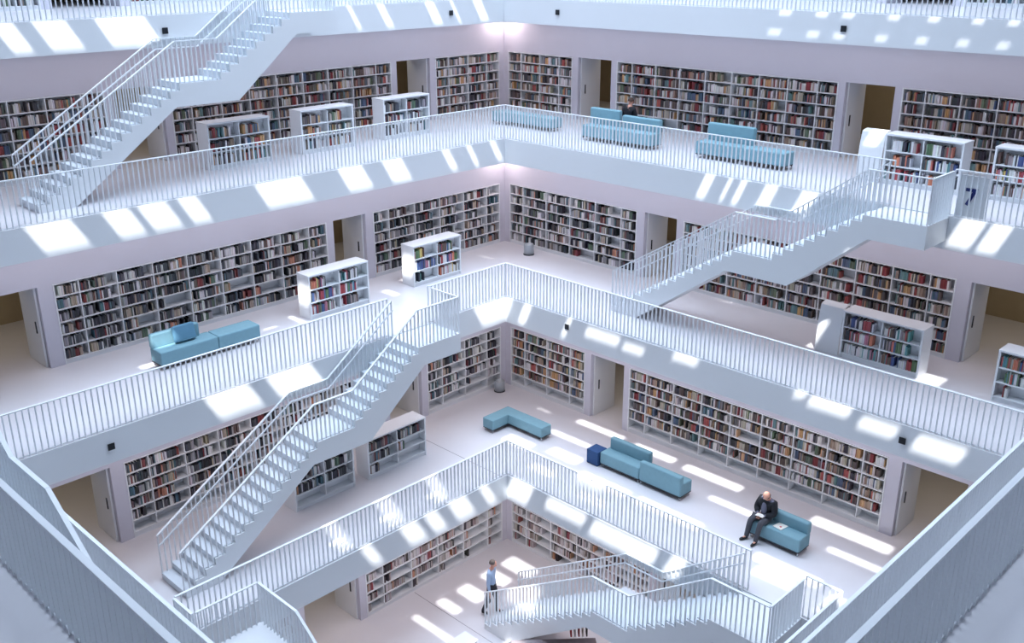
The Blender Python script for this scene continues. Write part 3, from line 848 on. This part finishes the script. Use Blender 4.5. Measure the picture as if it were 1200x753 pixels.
    for s in 'lr':
        a = g('an'+s); t = g('to'+s)
        d = (t-a); d.z = 0; d.normalize()
        zb = min(a.z, t.z) - 0.03
        skin_mesh('shoe', [(*(a-d*0.05+Vector((0, 0, -0.03))), 0.042), (*(a+d*0.05+Vector((0, 0, -0.04))), 0.045), (*(t+d*0.02), 0.038), (*(t+d*0.07), 0.025)], [(0, 1), (1, 2), (2, 3)], M['shoe'], r)
    # head
    bm = head(None, None, 0, 0, None); me = bpy.data.meshes.new('head'); bm.to_mesh(me); bm.free(); me.materials.append(M['skin'])
    for p in me.polygons: p.use_smooth = True
    hp = g('head'); rot = (J.get('hpitch', 0), 0, J.get('hyaw', 0))
    ho = bpy.data.objects.new('head', me); COL.objects.link(ho); ho.parent = r; ho.location = hp; ho.rotation_euler = rot
    if hair == 'bald':
        h = ellip('hair', hp, (0.083, 0.098, 0.07), M['hair_grey'], r, rot); h.location = hp + Vector((0, 0.022, -0.012))
    else:
        h = ellip('hair', hp, (0.086, 0.106, 0.112), M[hair], r, rot, zcut=-0.05); h.location = hp + Vector((0, 0.016, 0.018))
    return r
# seated man, reading; local -y = faces the void (rotated like right-wall furniture)
zs = 0.46
J = dict(pelvis=(0.0, 0.0, zs+0.11), chest=(0.0, 0.0, zs+0.46), neck=(0.02, -0.06, zs+0.60), head=(0.03, -0.12, zs+0.70),
         shl=(0.185, -0.01, zs+0.50), shr=(-0.185, -0.01, zs+0.50), ell=(0.27, -0.06, zs+0.25), elr=(-0.27, -0.06, zs+0.25),
         wrl=(0.08, -0.26, zs+0.20), wrr=(-0.07, -0.26, zs+0.20), handl=(0.03, -0.30, zs+0.19), handr=(-0.02, -0.30, zs+0.19),
         hipl=(0.10, -0.04, zs+0.09), hipr=(-0.10, -0.04, zs+0.09), knl=(0.16, -0.44, zs+0.09), knr=(-0.14, -0.42, zs+0.09),
         anl=(0.13, -0.52, 0.085), anr=(-0.17, -0.50, 0.085), tol=(0.15, -0.66, 0.045), tor=(-0.20, -0.64, 0.045), hpitch=R(32), hyaw=R(-4))
person((4.62, 13.58, B), math.pi/2 - R(8), J, 'person in black open jacket and grey trousers sitting on short teal sofa, head bowed', dict(shirt=M['shirt_grey'], trousers=M['jeans'], jacket=M['jacket']), 'bald')
bk = root('open_book', (4.93, 13.57, B+0.690), math.pi/2, 'open pale booklet in the hands of the seated person', 'book')
MB().box(-0.10, -0.002, -0.07, 0.07, 0, 0.008).build('left_page', M['paper'], bk).rotation_euler = (0, R(-8), 0)
MB().box(0.002, 0.10, -0.07, 0.07, 0, 0.008).build('right_page', M['paper'], bk).rotation_euler = (0, R(8), 0)
mg = root('magazine', (4.70, 14.02, B+0.472), math.pi/2-R(10), 'white magazine with a red mark lying on the teal sofa beside the person', 'magazine')
MB().box(-0.12, 0.12, -0.15, 0.15, 0, 0.012).build('pages', M['paper'], mg)
MB().lathe([(0.03, 0.0125), (0.03, 0.014)], 12, 0.03, -0.04).build('red_mark', M['red'], mg)
# standing man by the stairs
J = dict(pelvis=(0, 0, 0.96), chest=(0, 0.01, 1.34), neck=(0, -0.02, 1.50), head=(0, -0.06, 1.64),
         shl=(0.19, 0.01, 1.41), shr=(-0.19, 0.01, 1.41), ell=(0.235, 0.03, 1.12), elr=(-0.235, 0.02, 1.12), wrl=(0.24, -0.03, 0.87), wrr=(-0.24, -0.02, 0.87),
         hipl=(0.095, 0, 0.90), hipr=(-0.095, 0, 0.90), knl=(0.11, -0.10, 0.50), knr=(-0.10, 0.06, 0.49), anl=(0.11, -0.10, 0.085), anr=(-0.11, 0.22, 0.11),
         tol=(0.12, -0.24, 0.045), tor=(-0.11, 0.10, 0.045), hpitch=R(8), hyaw=R(-10))
person((7.74, 7.10, 0), R(208), J, 'person in a light blue shirt and dark trousers walking by the lowest stair foot', dict(shirt=M['shirt_blue'], trousers=M['trousers']), 'hair_grey')
# person behind the upper sofa
J = dict(pelvis=(0, 0, zs+0.10), chest=(0, -0.02, zs+0.44), neck=(0, -0.04, zs+0.58), head=(0, -0.08, zs+0.69),
         shl=(0.18, 0, zs+0.48), shr=(-0.18, 0, zs+0.48), ell=(0.24, -0.05, zs+0.22), elr=(-0.24, -0.05, zs+0.22), wrl=(0.10, -0.25, zs+0.18), wrr=(-0.10, -0.25, zs+0.18),
         hipl=(0.10, -0.04, zs+0.08), hipr=(-0.10, -0.04, zs+0.08), knl=(0.13, -0.42, zs+0.07), knr=(-0.13, -0.42, zs+0.07), anl=(0.13, -0.46, 0.085), anr=(-0.13, -0.46, 0.085),
         tol=(0.14, -0.60, 0.045), tor=(-0.14, -0.60, 0.045), hpitch=R(25), hyaw=0)
person((-0.30, 5.06, D), -math.pi/2, J, 'person with brown hair and dark top half hidden behind the teal sofa back', dict(shirt=M['jacket'], trousers=M['trousers']), 'hair_brown')
st = root('stool', (-0.35, 5.06, D), 0, 'low teal stool under the person behind the upper sofa', 'stool')
block(st, 'seat', -0.25, 0.25, -0.25, 0.25, 0.12, 0.43, M['teal']); legs(st, [(-0.2, -0.2), (0.2, -0.2), (-0.2, 0.2), (0.2, 0.2)])

# ------------------------------------------------------------------ books: the 300 that show largest are single objects, the rest one mass
bpy.context.view_layer.update()
dg = bpy.context.evaluated_depsgraph_get()
cand = []
for i, bk_ in enumerate(BOOKS):
    mw, x, y, z, t, d, h = bk_[:7]
    p = mw @ Vector((x+t/2, y, z+h/2)); q = to_px(p)
    if q is None or not (4 < q[0] < 1196 and 4 < q[1] < 749): continue
    cand.append((-(FPX/q[2])**2*h*t, i, p))
cand.sort(key=lambda c: c[0])
single = []
for s, i, p in cand:
    dv = p-CAM; L = dv.length
    hit, loc, *_ = SC.ray_cast(dg, CAM+dv.normalized()*0.8, dv.normalized(), distance=L-0.8-0.05)
    if hit: continue
    single.append(i)
    if len(single) >= 300: break
sset = set(single)
V = []; F = []; CC = []
for i, (mw, x, y, z, t, d, h, c, cn, n, ds, grp) in enumerate(BOOKS):
    if i in sset: continue
    v, f = book_geo(x, y, z, t, d, h); n0 = len(V)
    V += [tuple(mw @ Vector(p)) for p in v]; F += [tuple(n0+a for a in ff) for ff in f]
    CC += [c]*len(f)
def colour(me, cols):
    at = me.color_attributes.new('cover', 'FLOAT_COLOR', 'CORNER'); buf = []
    for p, c in zip(me.polygons, cols): buf += list(c)*p.loop_total
    at.data.foreach_set('color', buf)
me = bpy.data.meshes.new('books'); me.from_pydata(V, [], F); me.materials.append(M['book']); colour(me, CC)
o = bpy.data.objects.new('books', me); COL.objects.link(o)
tag(o, 'countless further books filling the shelves of the galleries', 'books', None, 'stuff')
PC = lin((225, 220, 208))
for i in single:
    mw, x, y, z, t, d, h, c, cn, n, ds, grp = BOOKS[i]
    v, f = book_geo(-t/2, 0, 0, t, d, h)
    me = bpy.data.meshes.new('book'); me.from_pydata(v, [], f); me.materials.append(M['book'])
    colour(me, [PC if k == 9 else c for k in range(len(f))])
    o = bpy.data.objects.new('book', me); COL.objects.link(o)
    o.matrix_world = mw @ Matrix.Translation((x+t/2, y, z))
    sh, bay, case = ds
    nm = NUM[n-1] if n <= 10 else '%dth' % n if n % 10 not in (1, 2, 3) or n in (11, 12, 13) else '%d%s' % (n, {1: 'st', 2: 'nd', 3: 'rd'}[n % 10])
    tag(o, '%s book, %s, %s, %s, %s' % (cn, nm, sh, bay, case), 'book', grp)
print('BOOKS', len(BOOKS), 'single', len(single), 'objects', len(bpy.data.objects))
